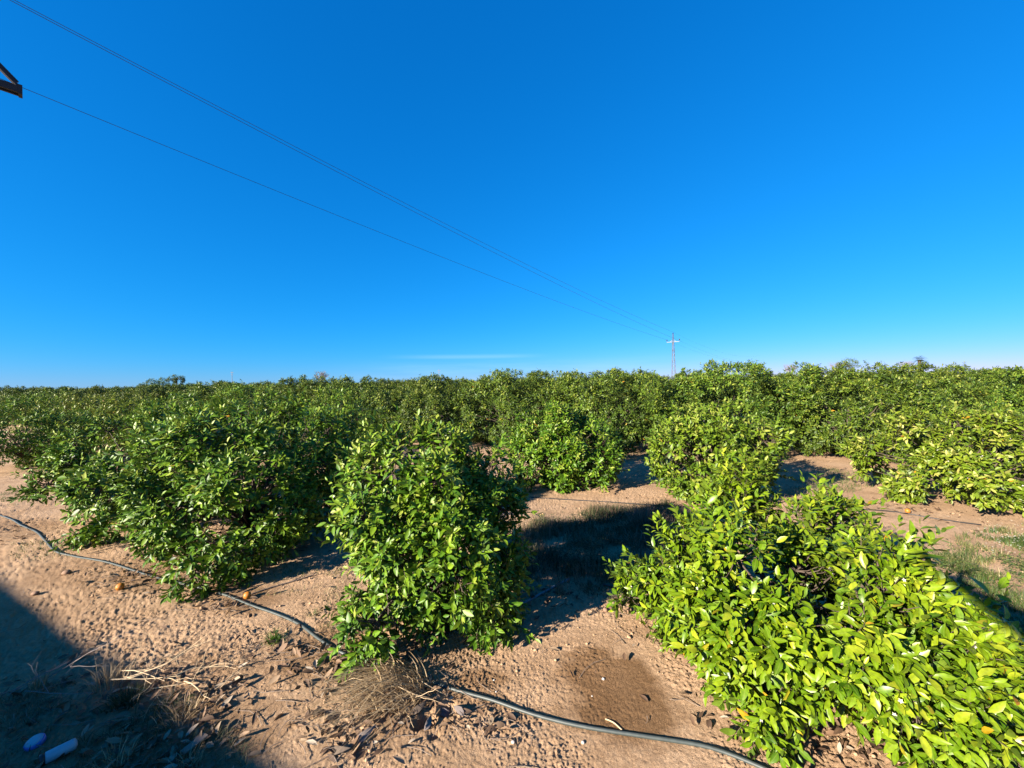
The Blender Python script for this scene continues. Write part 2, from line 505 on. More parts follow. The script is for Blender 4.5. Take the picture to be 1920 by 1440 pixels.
def shoots_to_leaves(g, P, D, outer, leaf_len, per, stem, hi_yellow=False):
    """whorls of leaves along each shoot (P base, D axis)"""
    S = len(P)
    cnt = g.integers(per[0], per[1] + 1, S)
    leader = (g.random(S) < .14) & (outer > .5)          # long free shoots that break the outline
    cnt = np.where(leader, cnt + 5, cnt)
    sl = stem * np.where(leader, g.uniform(1.5, 2.6, S), g.uniform(.7, 1.3, S))
    idx = np.repeat(np.arange(S), cnt)
    k = np.concatenate([np.arange(c) for c in cnt]); t = (k + .5) / cnt[idx]
    Dn = nrm(D)
    ref = np.where(np.abs(Dn[:, 2:3]) < .9, np.array([[0, 0, 1.0]]), np.array([[1.0, 0, 0]]))
    U = nrm(np.cross(Dn, ref)); Wv = np.cross(Dn, U)
    a0 = g.uniform(0, 6.28, S)
    ang = a0[idx] + k * 2.4 + g.normal(0, .25, len(idx))
    spread = np.radians(74 - 46 * t + g.normal(0, 12, len(idx)))
    rad = U[idx] * np.cos(ang)[:, None] + Wv[idx] * np.sin(ang)[:, None]
    ld = Dn[idx] * np.cos(spread)[:, None] + rad * np.sin(spread)[:, None]
    ld[:, 2] -= .18 * (1 - t * .6)
    ld = nrm(ld + g.normal(0, .12, ld.shape))
    pos = P[idx] + Dn[idx] * (sl[idx] * t)[:, None]
    n = Dn[idx] + g.normal(0, .28, ld.shape); n[:, 2] += .35
    L = leaf_len * g.uniform(.55, 1.25, len(idx)) * (1.05 - .35 * t ** 3)
    L = L * 1.0
    W = L * g.uniform(.34, .47, len(idx))
    pos = pos + ld * (L * .10)[:, None]
    curl = np.clip(g.normal(.16, .14, len(idx)), -.1, .5); fold = g.uniform(.08, .6, len(idx))
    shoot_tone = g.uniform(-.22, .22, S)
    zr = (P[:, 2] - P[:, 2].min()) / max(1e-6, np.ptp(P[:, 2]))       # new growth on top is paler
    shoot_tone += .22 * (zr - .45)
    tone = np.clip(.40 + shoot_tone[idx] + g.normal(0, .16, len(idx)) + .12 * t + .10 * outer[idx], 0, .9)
    yl = g.random(len(idx))
    tone = np.where(yl > (.985 if hi_yellow else .996), g.uniform(.9, 1.0, len(idx)), tone)
    return [pos, ld, n, L, W, curl, fold, tone]


def crown_lobes(g, h, rx, ry, zlow, nl, e, sprouts, lr=.40, var=.11):
    c = np.array([0, 0, (h + zlow) / 2]); sc = np.array([rx, ry, (h - zlow) / 2])
    i = np.arange(nl) + .5
    ph = np.arccos(1 - 2 * i / nl); th = math.pi * (1 + 5 ** .5) * i + g.uniform(0, 6)
    d = np.stack([np.cos(th) * np.sin(ph), np.sin(th) * np.sin(ph), np.cos(ph)], -1) + g.normal(0, .16, (nl, 3))
    d = nrm(d)
    q = d / (np.sum(np.abs(d) ** e, -1, keepdims=True)) ** (1 / e)
    rr = lr * g.uniform(.55, 1.2, nl) * min(rx, ry, (h - zlow) * .6)
    fac = np.clip(g.normal(.98, var, nl), .70, 1.2)[:, None]
    p = c + q * np.maximum(sc * fac - rr[:, None] * .95, .05)
    L = [(p[k], rr[k]) for k in range(nl)]
    L.append((c, min(sc) * .62)); L.append((c + [rx * .3, 0, 0], min(sc) * .5)); L.append((c - [rx * .3, 0, 0], min(sc) * .5))
    for _ in range(sprouts):
        a = g.uniform(0, 6.28); q = g.uniform(.1, .75)
        r0 = g.uniform(.10, .16) * min(1.2, rx)
        z0 = zlow + (h - zlow) * (.5 + .5 * math.sqrt(max(0, 1 - q * q)))
        L.append((np.array([math.cos(a) * rx * q, math.sin(a) * ry * q, z0 + g.uniform(0, .12)]), r0))
    return c, sc, L


def crown_shoots(g, c, sc, lobes, n, zmin, droop=.0, core=10):
    LC = np.array([l[0] for l in lobes]); LR = np.array([l[1] for l in lobes])
    w = LR ** 2; w[core:core + 3] *= .12; w = w / w.sum()
    P = []; D = []; O = []
    got = 0
    while got < n:
        m = n * 3
        k = g.choice(len(LR), m, p=w)
        u = nrm(g.normal(0, 1, (m, 3)))
        out = nrm((LC[k] - c) / sc + 1e-6)
        u = nrm(u + out * .8)
        inner = g.random(m) < .14
        rad = np.where(inner, g.uniform(.35, .75, m), g.uniform(.82, 1.05, m)) * LR[k]
        p = LC[k] + u * rad[:, None]
        dist = np.linalg.norm(p[:, None, :] - LC[None], axis=-1) / LR[None]
        dist[np.arange(m), k] = 9
        ok = (dist.min(1) > np.where(inner, .45, .78)) & (p[:, 2] > zmin)
        po = nrm((p - c) / sc)
        d = u * .75 + po * .45 + g.normal(0, .28, (m, 3))
        low = np.clip((c[2] - p[:, 2]) / sc[2], 0, 1)
        d[:, 2] += .55 - droop * low
        P.append(p[ok]); D.append(nrm(d)[ok]); O.append(np.where(inner, 0.0, 1.0)[ok])
        got += ok.sum()
    return np.concatenate(P)[:n], np.concatenate(D)[:n], np.concatenate(O)[:n]


def build_limbs(g, mb, lobes, trunk_h, tr, lean=(0, 0), shoots=None, twig=.006):
    base = Vector((0, 0, -.08))
    top = Vector((lean[0], lean[1], trunk_h))
    mb.tube([base, Vector((0, 0, .02)), Vector((lean[0] * .5, lean[1] * .5, trunk_h * .5)), top], [tr * 1.7, tr * 1.25, tr, tr * .95], 9)
    ends = []
    for (p, r) in lobes:
        p = Vector(p)
        v = p - top
        m1 = top + v * .35 + Vector(g.normal(0, .04, 3)) + Vector((0, 0, .05))
        m2 = top + v * .7 + Vector(g.normal(0, .04, 3))
        t0 = tr * .5
        mb.tube([top - Vector((0, 0, .03)), m1, m2, p], [t0, t0 * .7, t0 * .45, t0 * .22], 5)
        ends.append((m2, p))
    if shoots is not None:
        P, D = shoots
        E = np.array([list(e[1]) for e in ends] + [list(e[0]) for e in ends])
        for i in range(0, len(P), 2):
            k = int(np.argmin(((E - P[i]) ** 2).sum(1)))
            a = Vector(E[k]); b = Vector(P[i]); dd = Vector(D[i])
            mb.tube([a, a.lerp(b, .55) - Vector((0, 0, .015)), b, b + dd * .10], [twig, twig * .75, twig * .55, twig * .3], 3, cap=False)


def citrus(name, loc, label, cat, h, rx, ry, zlow=.12, nl=34, e=2.3, sprouts=6, shoots=900, leaf_len=.10, per=(7, 11), mat=None,
           seed=1, hi=True, lr=.40, var=.12, trunk_h=.3, tr=.035, droop=.6, blossoms=0, group=None, rz=0.0, extra=None, shadowlean=(0, 0)):
    g = np.random.default_rng(seed)
    x, y = loc
    root = empty(name, (x, y, gz(x, y)), rz)
    tag(root, label, cat, group)
    c, sc, lob = crown_lobes(g, h, rx, ry, zlow, nl, e, sprouts, lr, var)
    for (ex, ey, ez, er) in (extra or []):
        lob.append((np.array([ex, ey, ez]), er))
    P, D, O = crown_shoots(g, c, sc, lob, shoots, max(.05, zlow - .06), droop, nl)
    mb = MB()
    build_limbs(g, mb, lob, trunk_h, tr, shadowlean, (P, D) if hi else None)
    mb.build("trunk", M_bark, root, True)
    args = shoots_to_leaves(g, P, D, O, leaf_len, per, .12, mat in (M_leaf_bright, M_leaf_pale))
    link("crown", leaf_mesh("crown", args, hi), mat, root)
    if blossoms:
        k = g.choice(len(P), blossoms)
        q = P[k] + D[k] * g.uniform(.05, .13, (blossoms, 1)) + g.normal(0, .02, (blossoms, 3))
        # five small petals each
        idx = np.repeat(np.arange(blossoms), 5); a = np.tile(np.arange(5) * 1.2566, blossoms)
        ax = nrm(D[k] + g.normal(0, .3, (blossoms, 3)))
        U = nrm(np.cross(ax, g.normal(0, 1, (blossoms, 3)))); Wv = np.cross(ax, U)
        ld = U[idx] * np.cos(a)[:, None] + Wv[idx] * np.sin(a)[:, None] + ax[idx] * .5
        nn = len(idx)
        V, l, s, ft, mid = leaf_geo(q[idx], ld, ax[idx] + .01, np.full(nn, .011), np.full(nn, .007), np.full(nn, .2), np.full(nn, .2), np.zeros(nn), hi=False)
        o = link("blossom", raw_mesh("blossom", V, l, s, None), M_petal, root)
        o["kind"] = "stuff"
    return root


# ------------------------------------------------------------------ the young front row
T = "orange_tree"
GF = "young orange trees of the front row"
def front(px, py, z, tx, ty):
    x, y = on_ground(px, py, z)
    return (x - tx, y - ty, z)


citrus(T, (1.76, 2.74), "bright yellow-green low young orange tree filling the lower right corner beside the hose", "tree",
       .95, .76, .82, zlow=.05, nl=27, e=2.4, sprouts=0, shoots=2250, leaf_len=.078, per=(7, 11), mat=M_leaf_bright, seed=11, lr=.37, droop=.9, var=.20,
       group=GF, blossoms=110, extra=[(.16, .66, .92, .17), (.24, .76, 1.08, .13), (.05, .62, .75, .18), (.36, .85, .70, .2), (.60, .40, .72, .22), (.82, .48, .76, .2), (-.66, .68, .25, .13), (-.80, .58, .20, .09), (.62, -.45, .25, .2), (.35, -.62, .22, .18), (-.38, -.5, .16, .12)])
citrus(T, (-.74, 3.52), "upright bushy young orange tree standing alone in the middle foreground", "tree",
       1.40, .70, .70, zlow=.02, nl=32, e=3.0, sprouts=16, shoots=2000, leaf_len=.078, mat=M_leaf_mid, seed=12, lr=.36, droop=.7, var=.17, group=GF, blossoms=90)
citrus(T, (-3.35, 5.05), "broad deep green young orange tree left of the middle one, skirt over the hose", "tree",
       1.56, 1.28, 1.15, zlow=.08, nl=44, sprouts=9, shoots=2700, leaf_len=.08, mat=M_leaf_deep, seed=13, lr=.34, droop=.9, group=GF, blossoms=60,
       extra=[(.35, -.95, .42, .24), (.2, -1.1, .22, .2)])
citrus(T, (-5.75, 6.45), "spreading low young orange tree at the far left above the start of the hose", "tree",
       1.40, 1.25, 1.1, zlow=.06, nl=40, sprouts=7, shoots=2600, leaf_len=.08, mat=M_leaf_deep, seed=14, lr=.34, droop=.9, group=GF,
       extra=[(.2, -1.1, .3, .25)])
citrus(T, (-12.9, 10.6), "dark bushy young orange tree cut by the left edge behind the bare soil", "tree",
       1.6, 1.3, 1.2, nl=36, sprouts=7, shoots=1300, leaf_len=.095, mat=M_leaf_deep, seed=15, hi=False, group=GF)

# second row
G2 = "young orange trees of the second row"
citrus(T, (.96, 8.0), "squarish mid green young orange tree right behind the lone middle tree", "tree",
       1.32, .96, .9, zlow=.03, nl=38, e=4.2, sprouts=5, shoots=1650, leaf_len=.092, mat=M_leaf_mid, seed=21, lr=.34, hi=True, group=G2, blossoms=50)
citrus(T, (3.40, 6.95), "upright yellowish green young orange tree behind the bright low corner tree", "tree",
       1.36, .93, .9, zlow=.03, nl=36, e=2.8, sprouts=7, shoots=1600, leaf_len=.092, mat=M_leaf_olive, seed=22, lr=.36, group=G2, blossoms=80)
citrus(T, (7.3, 6.3), "pale yellow-green flowering young orange tree sloping down at the right edge", "tree",
       1.12, 1.38, 1.2, zlow=.08, nl=40, sprouts=8, shoots=1700, leaf_len=.092, mat=M_leaf_pale, seed=23, lr=.34, droop=.9, group=G2, blossoms=300,
       extra=[(-.75, .2, 1.1, .22), (.9, -.5, .4, .35), (1.2, -.8, .3, .3)])
for i, (p, lab, h, m) in enumerate((((-4.85, 10.5), "bushy young orange tree in the gap left of the lone middle tree's top", 1.65, M_leaf_deep),
        ((-7.8, 11.6), "young orange tree peeping over the top of the broad deep green left tree", 1.85, M_leaf_deep),
        ((-10.7, 12.8), "low orange tree behind the spreading left tree, next to a patch of bare soil", 1.6, M_leaf_deep),
        ((-13.7, 13.9), "low rounded orange tree beyond the bare soil patch at the left, with yellowing top leaves", 1.6, M_leaf_pale),
        ((-16.6, 15.0), "yellowish low orange tree at the left edge behind the dark bushy one", 1.7, M_leaf_pale))):
    citrus(T, p, lab, "tree", h, 1.3, 1.2, nl=36, sprouts=6, shoots=1000, leaf_len=.10, mat=m, seed=30 + i, hi=False, group=G2)

# ------------------------------------------------------------------ the tall grown rows
protos = []
for i in range(6):
    g = np.random.default_rng(100 + i)
    hh = [2.35, 2.5, 2.42, 2.3, 2.48, 2.38][i]
    c, sc, lob = crown_lobes(g, hh - .32, 1.76, 1.5, .05, 50, 4.6, 5, .31, .13)
    P, D, O = crown_shoots(g, c, sc, lob, 4600, .06, .5, 50)
    tw = MB(); build_limbs(g, tw, [(p * .8, r) for p, r in lob[:26]], .4, .05)
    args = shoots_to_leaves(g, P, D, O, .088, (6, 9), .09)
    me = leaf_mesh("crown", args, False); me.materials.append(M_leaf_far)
    tm = bpy.data.meshes.new("trunk"); tm.from_pydata(tw.v, [], tw.f); tm.materials.append(M_bark)
    protos.append((me, tm))

pg = np.random.default_rng(55)
row_lab = {0: "tall dark green orange tree of the hedge-like row right behind the young trees",
           1: "tall orange tree in the second hedge-like row, only its top showing"}
special = {0: "tall orange tree over the shaded bare soil gap in the centre of the picture",
           -1: "highest orange tree of the hedge row, right in front of the distant lattice pylon",
           -2: "tall spreading orange tree at the right whose short trunk shows above bare soil",
           -3: "tall orange tree of the hedge row cut by the right edge"}
row_names = ["first", "second", "third", "fourth", "fifth", "sixth", "seventh"]
for j in range(7):
    ox, oy = 2.9 + 1.91 * j, 12.45 + 4.5 * j
    for k in range(-16, 34):
        x = ox - 2.93 * k + pg.normal(0, .12); y = oy + 1.17 * k + pg.normal(0, .12)
        if y < 3 or abs(x / y) > 1.28 + 2.2 / y: continue
        if j == 0 and k < -4: continue
        me, tm = protos[pg.integers(0, 6)]
        s = pg.uniform(.96, 1.04) * (1.04 if j == 0 and k == -1 else .95 if j == 0 and k < -1 else 1.0)
        root = empty("tall_orange_tree", (x, y, gz(x, y)), pg.uniform(0, 6.28), s)
        if j == 0 and k in special:
            lab = special[k]; tag(root, lab, "tree")
        else:
            tag(root, f"tall dark green orange tree in the {row_names[j]} hedge-like row behind the young trees", "tree",
                f"tall orange trees of the {row_names[j]} background row")
        o = bpy.data.objects.new("crown", me); C.objects.link(o); o.parent = root
        t = bpy.data.objects.new("trunk", tm); C.objects.link(t); t.parent = root

# ------------------------------------------------------------------ far trees on the horizon
def bare_tree(px, top_y, D, width, label, seed, dense=1.0):
    g = random.Random(seed)
    p = at_depth(px, 700, D); topz = at_depth(px, top_y, D).z
    root = empty("bare_tree", (p.x, p.y, 0))
    tag(root, label, "tree", "leafless trees on the horizon")
    tr = MB(); cr = MB()
    tr.tube([(0, 0, -.1), (.05, 0, topz * .3), (0, .05, topz * .45)], [.16, .12, .10], 6)
    def br(a, d, l, r, dep):
        b = a + d * l
        m = a + d * l * .5 + Vector((g.uniform(-1, 1), g.uniform(-1, 1), g.uniform(-1, 1))) * l * .06
        cr.tube([a, m, b], [r, r * .8, r * .55], 4, cap=False)
        if dep == 0: return
        for _ in range(g.choice((3, 3, 4))):
            nd = (d + Vector((g.uniform(-1, 1), g.uniform(-1, 1), g.uniform(-.25, .7))) * .8).normalized()
            br(a + d * l * g.uniform(.5, 1), nd, l * g.uniform(.55, .8), r * .55, dep - 1)
    l0 = (topz * .55) / 2.4
    for i in range(6):
        a = i * 1.05 + g.uniform(-.3, .3)
        d = Vector((math.cos(a) * width / topz, math.sin(a) * width / topz, 1.0)).normalized()
        br(Vector((0, .0, topz * .42)), d, l0, .05, 4)
    tr.build("trunk", M_greybark, root); cr.build("crown", M_greybark, root)


bare_tree(600, 690, 62, 1.6, "leafless tree rising over the hedge row at the centre left of the horizon", 1)
bare_tree(1482, 677, 80, 2.0, "rounded leafless tree on the horizon right of the pylon", 2)
bare_tree(1570, 674, 85, 2.2, "leafless tree on the right horizon beside a small green one", 3)
bare_tree(1698, 672, 88, 2.2, "leafless tree on the horizon just left of the palm", 4)


def leafy_far(name, px, top_y, D, w, label, seed, mat, low=.35):
    g = np.random.default_rng(seed)
    p = at_depth(px, 700, D); topz = at_depth(px, top_y, D).z
    root = empty(name, (p.x, p.y, 0)); tag(root, label, "tree")
    c, sc, lob = crown_lobes(g, topz, w, w, topz * low, 16, 2.0, 3, .5)
    P, Dd, O = crown_shoots(g, c, sc, lob, 420, topz * low, .3, 16)
    mb = MB(); build_limbs(g, mb, lob[:12], topz * (low + .12), .1)
    mb.build("trunk", M_bark, root)
    link("crown", leaf_mesh("crown", shoots_to_leaves(g, P, Dd, O, .14, (6, 9), .18), False), mat, root)


leafy_far("dark_tree", 286, 712, 62, 1.0, "dark rounded tree on the left horizon beside the flat-topped pine", 5, M_leaf_far)
leafy_far("dark_tree", 304, 711, 64, .9, "small dark tree squeezed between the rounded tree and the flat-topped pine", 6, M_leaf_far)
leafy_far("umbrella_pine", 331, 707, 66, 1.2, "flat-topped dark pine on a thin trunk on the left horizon", 7, M_leaf_far, low=.8)
leafy_far("green_tree", 1592, 672, 84, 1.6, "small green tree on the right horizon among leafless ones", 8, M_leaf_far, low=.6)


def palm(px, top_y, D):
    p = at_depth(px, 700, D); topz = at_depth(px, top_y, D).z
    root = empty("palm_tree", (p.x, p.y, 0)); tag(root, "palm with a spiky crown standing on the right horizon", "tree")
    mb = MB(); mb.tube([(0, 0, -.1), (0, 0, topz * .4), (.05, 0, topz - .9)], [.3, .26, .28], 8); mb.build("trunk", M_bark, root)
    g = np.random.default_rng(3)
    pos = []; d = []; n = []; L = []
    for i in range(46):
        a = g.uniform(0, 6.28); el_ = g.uniform(-.5, 1.25)
        q = np.array([math.cos(a) * math.cos(el_), math.sin(a) * math.cos(el_), math.sin(el_)])
        b = np.array([.05, 0, topz - .9])
        for s_ in np.linspace(.2, 1.3, 12):
            m = b + q * s_ - np.array([0, 0, .28 * s_ * s_])
            sd = np.cross(q, [0, 0, 1]); sd = sd / (np.linalg.norm(sd) + 1e-6)
            for sg in (-1, 1):
                pos.append(m); d.append(q * .7 + sd * sg); n.append([0, 0, 1.0]); L.append(.34 * (1.2 - s_ * .5))
    pos = np.array(pos); N = len(pos)
    link("crown", leaf_mesh("crown", [pos, np.array(d), np.array(n), np.array(L), np.full(N, .06), np.full(N, .3), np.full(N, .1), g.uniform(.1, .5, N)], False), M_leaf_far, root)


palm(1724, 666, 80)


def mast(px, top_y, D, label):
    p = at_depth(px, 700, D); topz = at_depth(px, top_y, D).z
    mb = MB()
    mb.tube([(0, 0, -.2), (0, 0, topz)], [.10, .05], 6)
    mb.bar((-.5, 0, topz - .5), (.5, 0, topz - .5), .1)
    mb.bar((-.35, 0, topz - 1.2), (.35, 0, topz - 1.2), .09)
    o = mb.build("mast", M_greybark); o.location = (p.x, p.y, 0)
    tag(o, label, "mast", "thin masts on the horizon")


mast(435, 696, 130, "thin mast on the horizon at the left, above the tall rows")
mast(823, 692, 130, "thin mast on the horizon left of the cloud streak's end")
mast(1413, 682, 130, "thin faint mast on the horizon right of the lattice pylon")

# ------------------------------------------------------------------ power line
PD = 82.0
pc = at_depth(1263, 690, PD); pc.z = 0
armz = at_depth(1263, 641, PD).z; topz = at_depth(1262, 624, PD).z
N3 = at_depth(38, 163, 18.0)
F3p = Vector((pc.x - 1.0, pc.y + .75, 0))
dl = Vector((F3p.x - N3.x, F3p.y - N3.y, 0)).normalized()
pl = Vector((dl.y, -dl.x, 0))


def pylon(loc, armz, topz, arm, label, bracket=None):
    root = empty("lattice_pylon", (loc.x, loc.y, 0), math.atan2(pl.y, pl.x))
    tag(root, label, "pylon")
    mb = MB()
    def wd(z): return .42 - .30 * min(1, z / armz)
    cs = ((-1, -1), (1, -1), (1, 1), (-1, 1))
    for (i, j) in cs:
        mb.bar((i * wd(0), j * wd(0), -.3), (i * wd(armz), j * wd(armz), armz), .055)
        mb.bar((i * wd(armz), j * wd(armz), armz), (i * .04, j * .04, topz - .25), .045)
    nb = 9
    for b in range(nb):
        z0, z1 = armz * b / nb, armz * (b + 1) / nb
        for q in range(4):
            a, c = cs[q], cs[(q + 1) % 4]
            if b % 2: a, c = c, a
            mb.bar((a[0] * wd(z0), a[1] * wd(z0), z0), (c[0] * wd(z1), c[1] * wd(z1), z1), .025)
    mb.build("tower", M_steel, root)
    ab = MB()
    ab.bar((-arm, 0, armz), (arm, 0, armz), .10)
    for s in (-1, 1):
        ab.bar((s * arm * .55, 0, armz), (s * .06, 0, armz + .45), .05)
        ab.bar((s * arm, 0, armz), (s * arm, 0, armz + .25), .05)
    ab.build("crossarm", M_steel, root)
    for q in ((-arm, armz + .25), (arm, armz + .25), (0, topz - .3)):
        m = MB()
        m.lathe([(.04, 0), (.13, .04), (.06, .1), (.14, .14), (.07, .2), (.12, .24), (.05, .32)], 10, Matrix.Translation((q[0], 0, q[1])))
        m.build("insulator", M_glass, root, True)
    return root


pylon(pc, armz, topz, 1.25, "slim lattice steel pylon with one crossarm rising over the orchard on the horizon")

W1 = [(26, 0), (200, 91), (330, 160), (620, 308), (700, 350), (1020, 513), (1180, 588), (1262, 622)]
W2 = [(19, 0), (200, 96), (320, 160), (620, 315), (700, 357), (1020, 521.5), (1180, 597), (1272, 638)]
W3 = [(40, 163), (128, 200), (300, 270), (620, 398), (700, 431), (1020, 557), (1160, 606), (1252, 638)]


def plan_t(F, px):
    """distance back along the line from plan point F at which it is seen in column px"""
    d = ray(px, 500)
    # F - t*dl  ==  s*(d.x,d.y)
    A = np.array([[d.x, dl.x], [d.y, dl.y]])
    s, t = np.linalg.solve(A, np.array([F.x, F.y]))
    return s, t


near_att = []
for nm, W, off, lab in (("power_cable", W1, 1.25, "upper power cable of the close pair, running to the pylon's tip"),
                        ("power_cable", W2, 2.5, "lower power cable of the close pair, running to the pylon's right arm"),
                        ("power_cable", W3, 0.0, "single lower power cable running from the dark bracket at the left edge")):
    F = F3p + pl * off
    ts = []; zs = []
    for (px, py) in W:
        d = ray(px, py)
        # solve F - t*dl = s*d in plan (d depends slightly on py through roll)
        A = np.array([[d.x, dl.x], [d.y, dl.y]])
        s, t = np.linalg.solve(A, np.array([F.x, F.y]))
        ts.append(t); zs.append(CAMZ + d.z * s)
    co = np.polyfit(ts, zs, 3 if False else 2, w=1 / np.maximum(1, np.array(ts)[::-1] * 0 + [np.hypot(F.x - dl.x * t, F.y - dl.y * t) for t in ts]))
    T0 = max(ts) + 3.0
    P = []
    for t in np.linspace(0, T0, 60):
        q = F - dl * t
        P.append((q.x, q.y, float(np.polyval(co, t))))
    near_att.append(P[-1])
    # the next span beyond the pylon
    zf = P[0][2]
    Q = [(F.x + dl.x * u, F.y + dl.y * u, zf - 2.2 * (1 - (2 * u / 110 - 1) ** 2)) for u in np.linspace(2.5, 110, 20)][::-1]
    mb = MB(); mb.tube(Q + P, [.006] * len(Q) + [.0125] * len(P), 5)
    o = mb.build(nm, M_wire); tag(o, lab, "cable", "power cables crossing the sky")

# near pylon: only the end of its bracket reaches into the picture at the left edge
br_tip = at_depth(37, 171, 18.0)
pbase = Vector((br_tip.x, br_tip.y, 0)) - dl * 2.6 + pl * .1
root = empty("near_pylon", (pbase.x, pbase.y, 0), math.atan2(dl.y, dl.x))
tag(root, "dark steel bracket of a pylon poking in at the upper left edge", "pylon")
zt = br_tip.z
mb = MB()
for (i, j) in ((-1, -1), (1, -1), (1, 1), (-1, 1)):
    mb.bar((i * .35 - .5, j * .35, -.3), (i * .2 - .5, j * .2, zt + 4.0), .09)
for b in range(14):
    z0, z1 = (zt + 4) * b / 14, (zt + 4) * (b + 1) / 14
    sg = 1 if b % 2 else -1
    for j in (-1, 1):
        mb.bar((-.5 - sg * .3, j * .28, z0), (-.5 + sg * .3, j * .28, z1), .05)
        mb.bar((-.5 + j * .28, -sg * .3, z0), (-.5 + j * .28, sg * .3, z1), .05)
mb.build("tower", M_steel, root)
mb = MB()
mb.bar((-.3, -.14, zt - .06), (2.6, -.14, zt - .06), .10, .30)
mb.bar((-.3, .14, zt - .06), (2.6, .14, zt - .06), .10, .30)
mb.bar((2.62, -.2, zt - .04), (2.62, .2, zt - .04), .12, .42)
for u in (.6, 1.3, 2.0):
    mb.bar((u, -.14, zt - .06), (u, .14, zt - .06), .08)
mb.build("crossarm", M_bracket, root)
mb = MB()
mb.bar((2.55, 0, zt + .15), (.9, 0, zt + 1.9), .22, .10)
mb.bar((2.5, .0, zt + .28), (1.1, 0, zt + 1.78), .08, .22)
mb.build("strut", M_bracket, root)
mb = MB()
mb.lathe([(.05, 0), (.12, .05), (.06, .1), (.12, .15), (.06, .2), (.1, .25), (.04, .3)], 10, Matrix.Translation((1.6, 0, zt + .1)))
mb.build("insulator", M_glass, root, True)

# ------------------------------------------------------------------ things that throw shade from outside the frame
def shed():
    H = 2.6; sh = H / math.tan(SUN_EL)
    p1 = Vector((*on_ground(0, 1090), 0)); p2 = Vector((*on_ground(520, 1440), 0))
    ax = (p2 - p1).normalized(); back = Vector((-ax.y, ax.x, 0))
    if back.y > 0: back = -back
    o = p2 - Vector((SX, SY, 0)) * sh
    root = empty("farm_shed", (o.x, o.y, 0), math.atan2(ax.y, ax.x))
    tag(root, "plain plastered farm shed beside the front row, outside the picture", "shed")
    # local frame: -x runs along the roof edge to the left, front edge at y=0; which side is the back?
    bs = -1
    mb = MB()
    mb.bar((-11, bs * .35, H / 2 - .1), (1.2, bs * .35, H / 2 - .1), .2, H - .3)
    mb.bar((-11, bs * 3.6, H / 2 - .1), (1.2, bs * 3.6, H / 2 - .1), .2, H - .3)
    mb.bar((-10.9, bs * .46, H / 2 - .1), (-10.9, bs * 3.49, H / 2 - .1), .2, H - .3)
    mb.bar((1.1, bs * .46, H / 2 - .1), (1.1, bs * 3.49, H / 2 - .1), .2, H - .3)
    mb.build("wall", M_plaster, root)
    mb = MB(); mb.bar((-11.2, bs * 1.95, H - .06), (1.5, bs * 1.95, H - .06), 3.9, .12); mb.build("roof", M_tile, root)


shed()


def pillar():  # unseen post added to throw the photographer's shadow; its wedge stands for the elbow
    u0, v0 = -2.8, .46
    def pt(u, v): return Vector((u * SX + v * SY, u * SY - v * SX, 0))
    o = pt(u0, v0)
    root = empty("shadow_pillar", (o.x, o.y, 0), SUN_AZ)
    tag(root, "unseen square plastered pillar with a wooden wedge bracket, outside the picture", "pillar")
    mb = MB(); mb.bar((0, 0, -.2), (0, 0, 3.4), .4, .4); mb.build("post", M_plaster, root)
    mb = MB()
    t = math.tan(SUN_EL)
    zt, za, zb = (5.76 - u0) * t, (5.33 - u0) * t, (4.54 - u0) * t
    V = []
    for x in (-.06, .06):
        V += [(x, .198, zb), (x, .198, za), (x, .75, zt), (x, .70, zt - .05)]
    mb.add(V, [(0, 1, 2, 3), (7, 6, 5, 4), (0, 4, 5, 1), (1, 5, 6, 2), (2, 6, 7, 3), (3, 7, 4, 0)])
    mb.build("bracket", M_bark, root)


pillar()

# ------------------------------------------------------------------ hoses
def ground_path(pts, lift, step=.06, dip=None):
    q = [Vector((*on_ground(px, py), 0)) for (px, py) in pts]
    out = []
    for i in range(len(q) - 1):
        p0 = q[max(0, i - 1)]; p1 = q[i]; p2 = q[i + 1]; p3 = q[min(len(q) - 1, i + 2)]
        n = max(2, int((p2 - p1).length / step))
        for k in range(n):
            t = k / n
            out.append(.5 * ((2 * p1) + (p2 - p0) * t + (2 * p0 - 5 * p1 + 4 * p2 - p3) * t * t + (3 * p1 - p0 - 3 * p2 + p3) * t ** 3))
    out.append(q[-1])
    X = np.array([p.x for p in out]); Y = np.array([p.y for p in out])
    Z = ground_h(X, Y)
    k = np.ones(9) / 9
    Zs = np.convolve(np.pad(Z, 4, mode='edge'), k, mode='valid')
    if dip:      # parts where soil and straw have buried the hose
        for (cx, cy, rad) in dip:
            Zs = Zs - .045 * np.clip(1.4 - np.hypot(X - cx, Y - cy) / rad, 0, 1)
    return [(x, y, z + lift) for x, y, z in zip(X, Y, Zs)]


def hose(name, pts, r, mat, label, cat="hose", group=None, n=8, dip=None):
    mb = MB(); mb.tube(ground_path(pts, r * .75, dip=dip), r, n)
    return tag(mb.build(name, mat, None, True), label, cat, group)


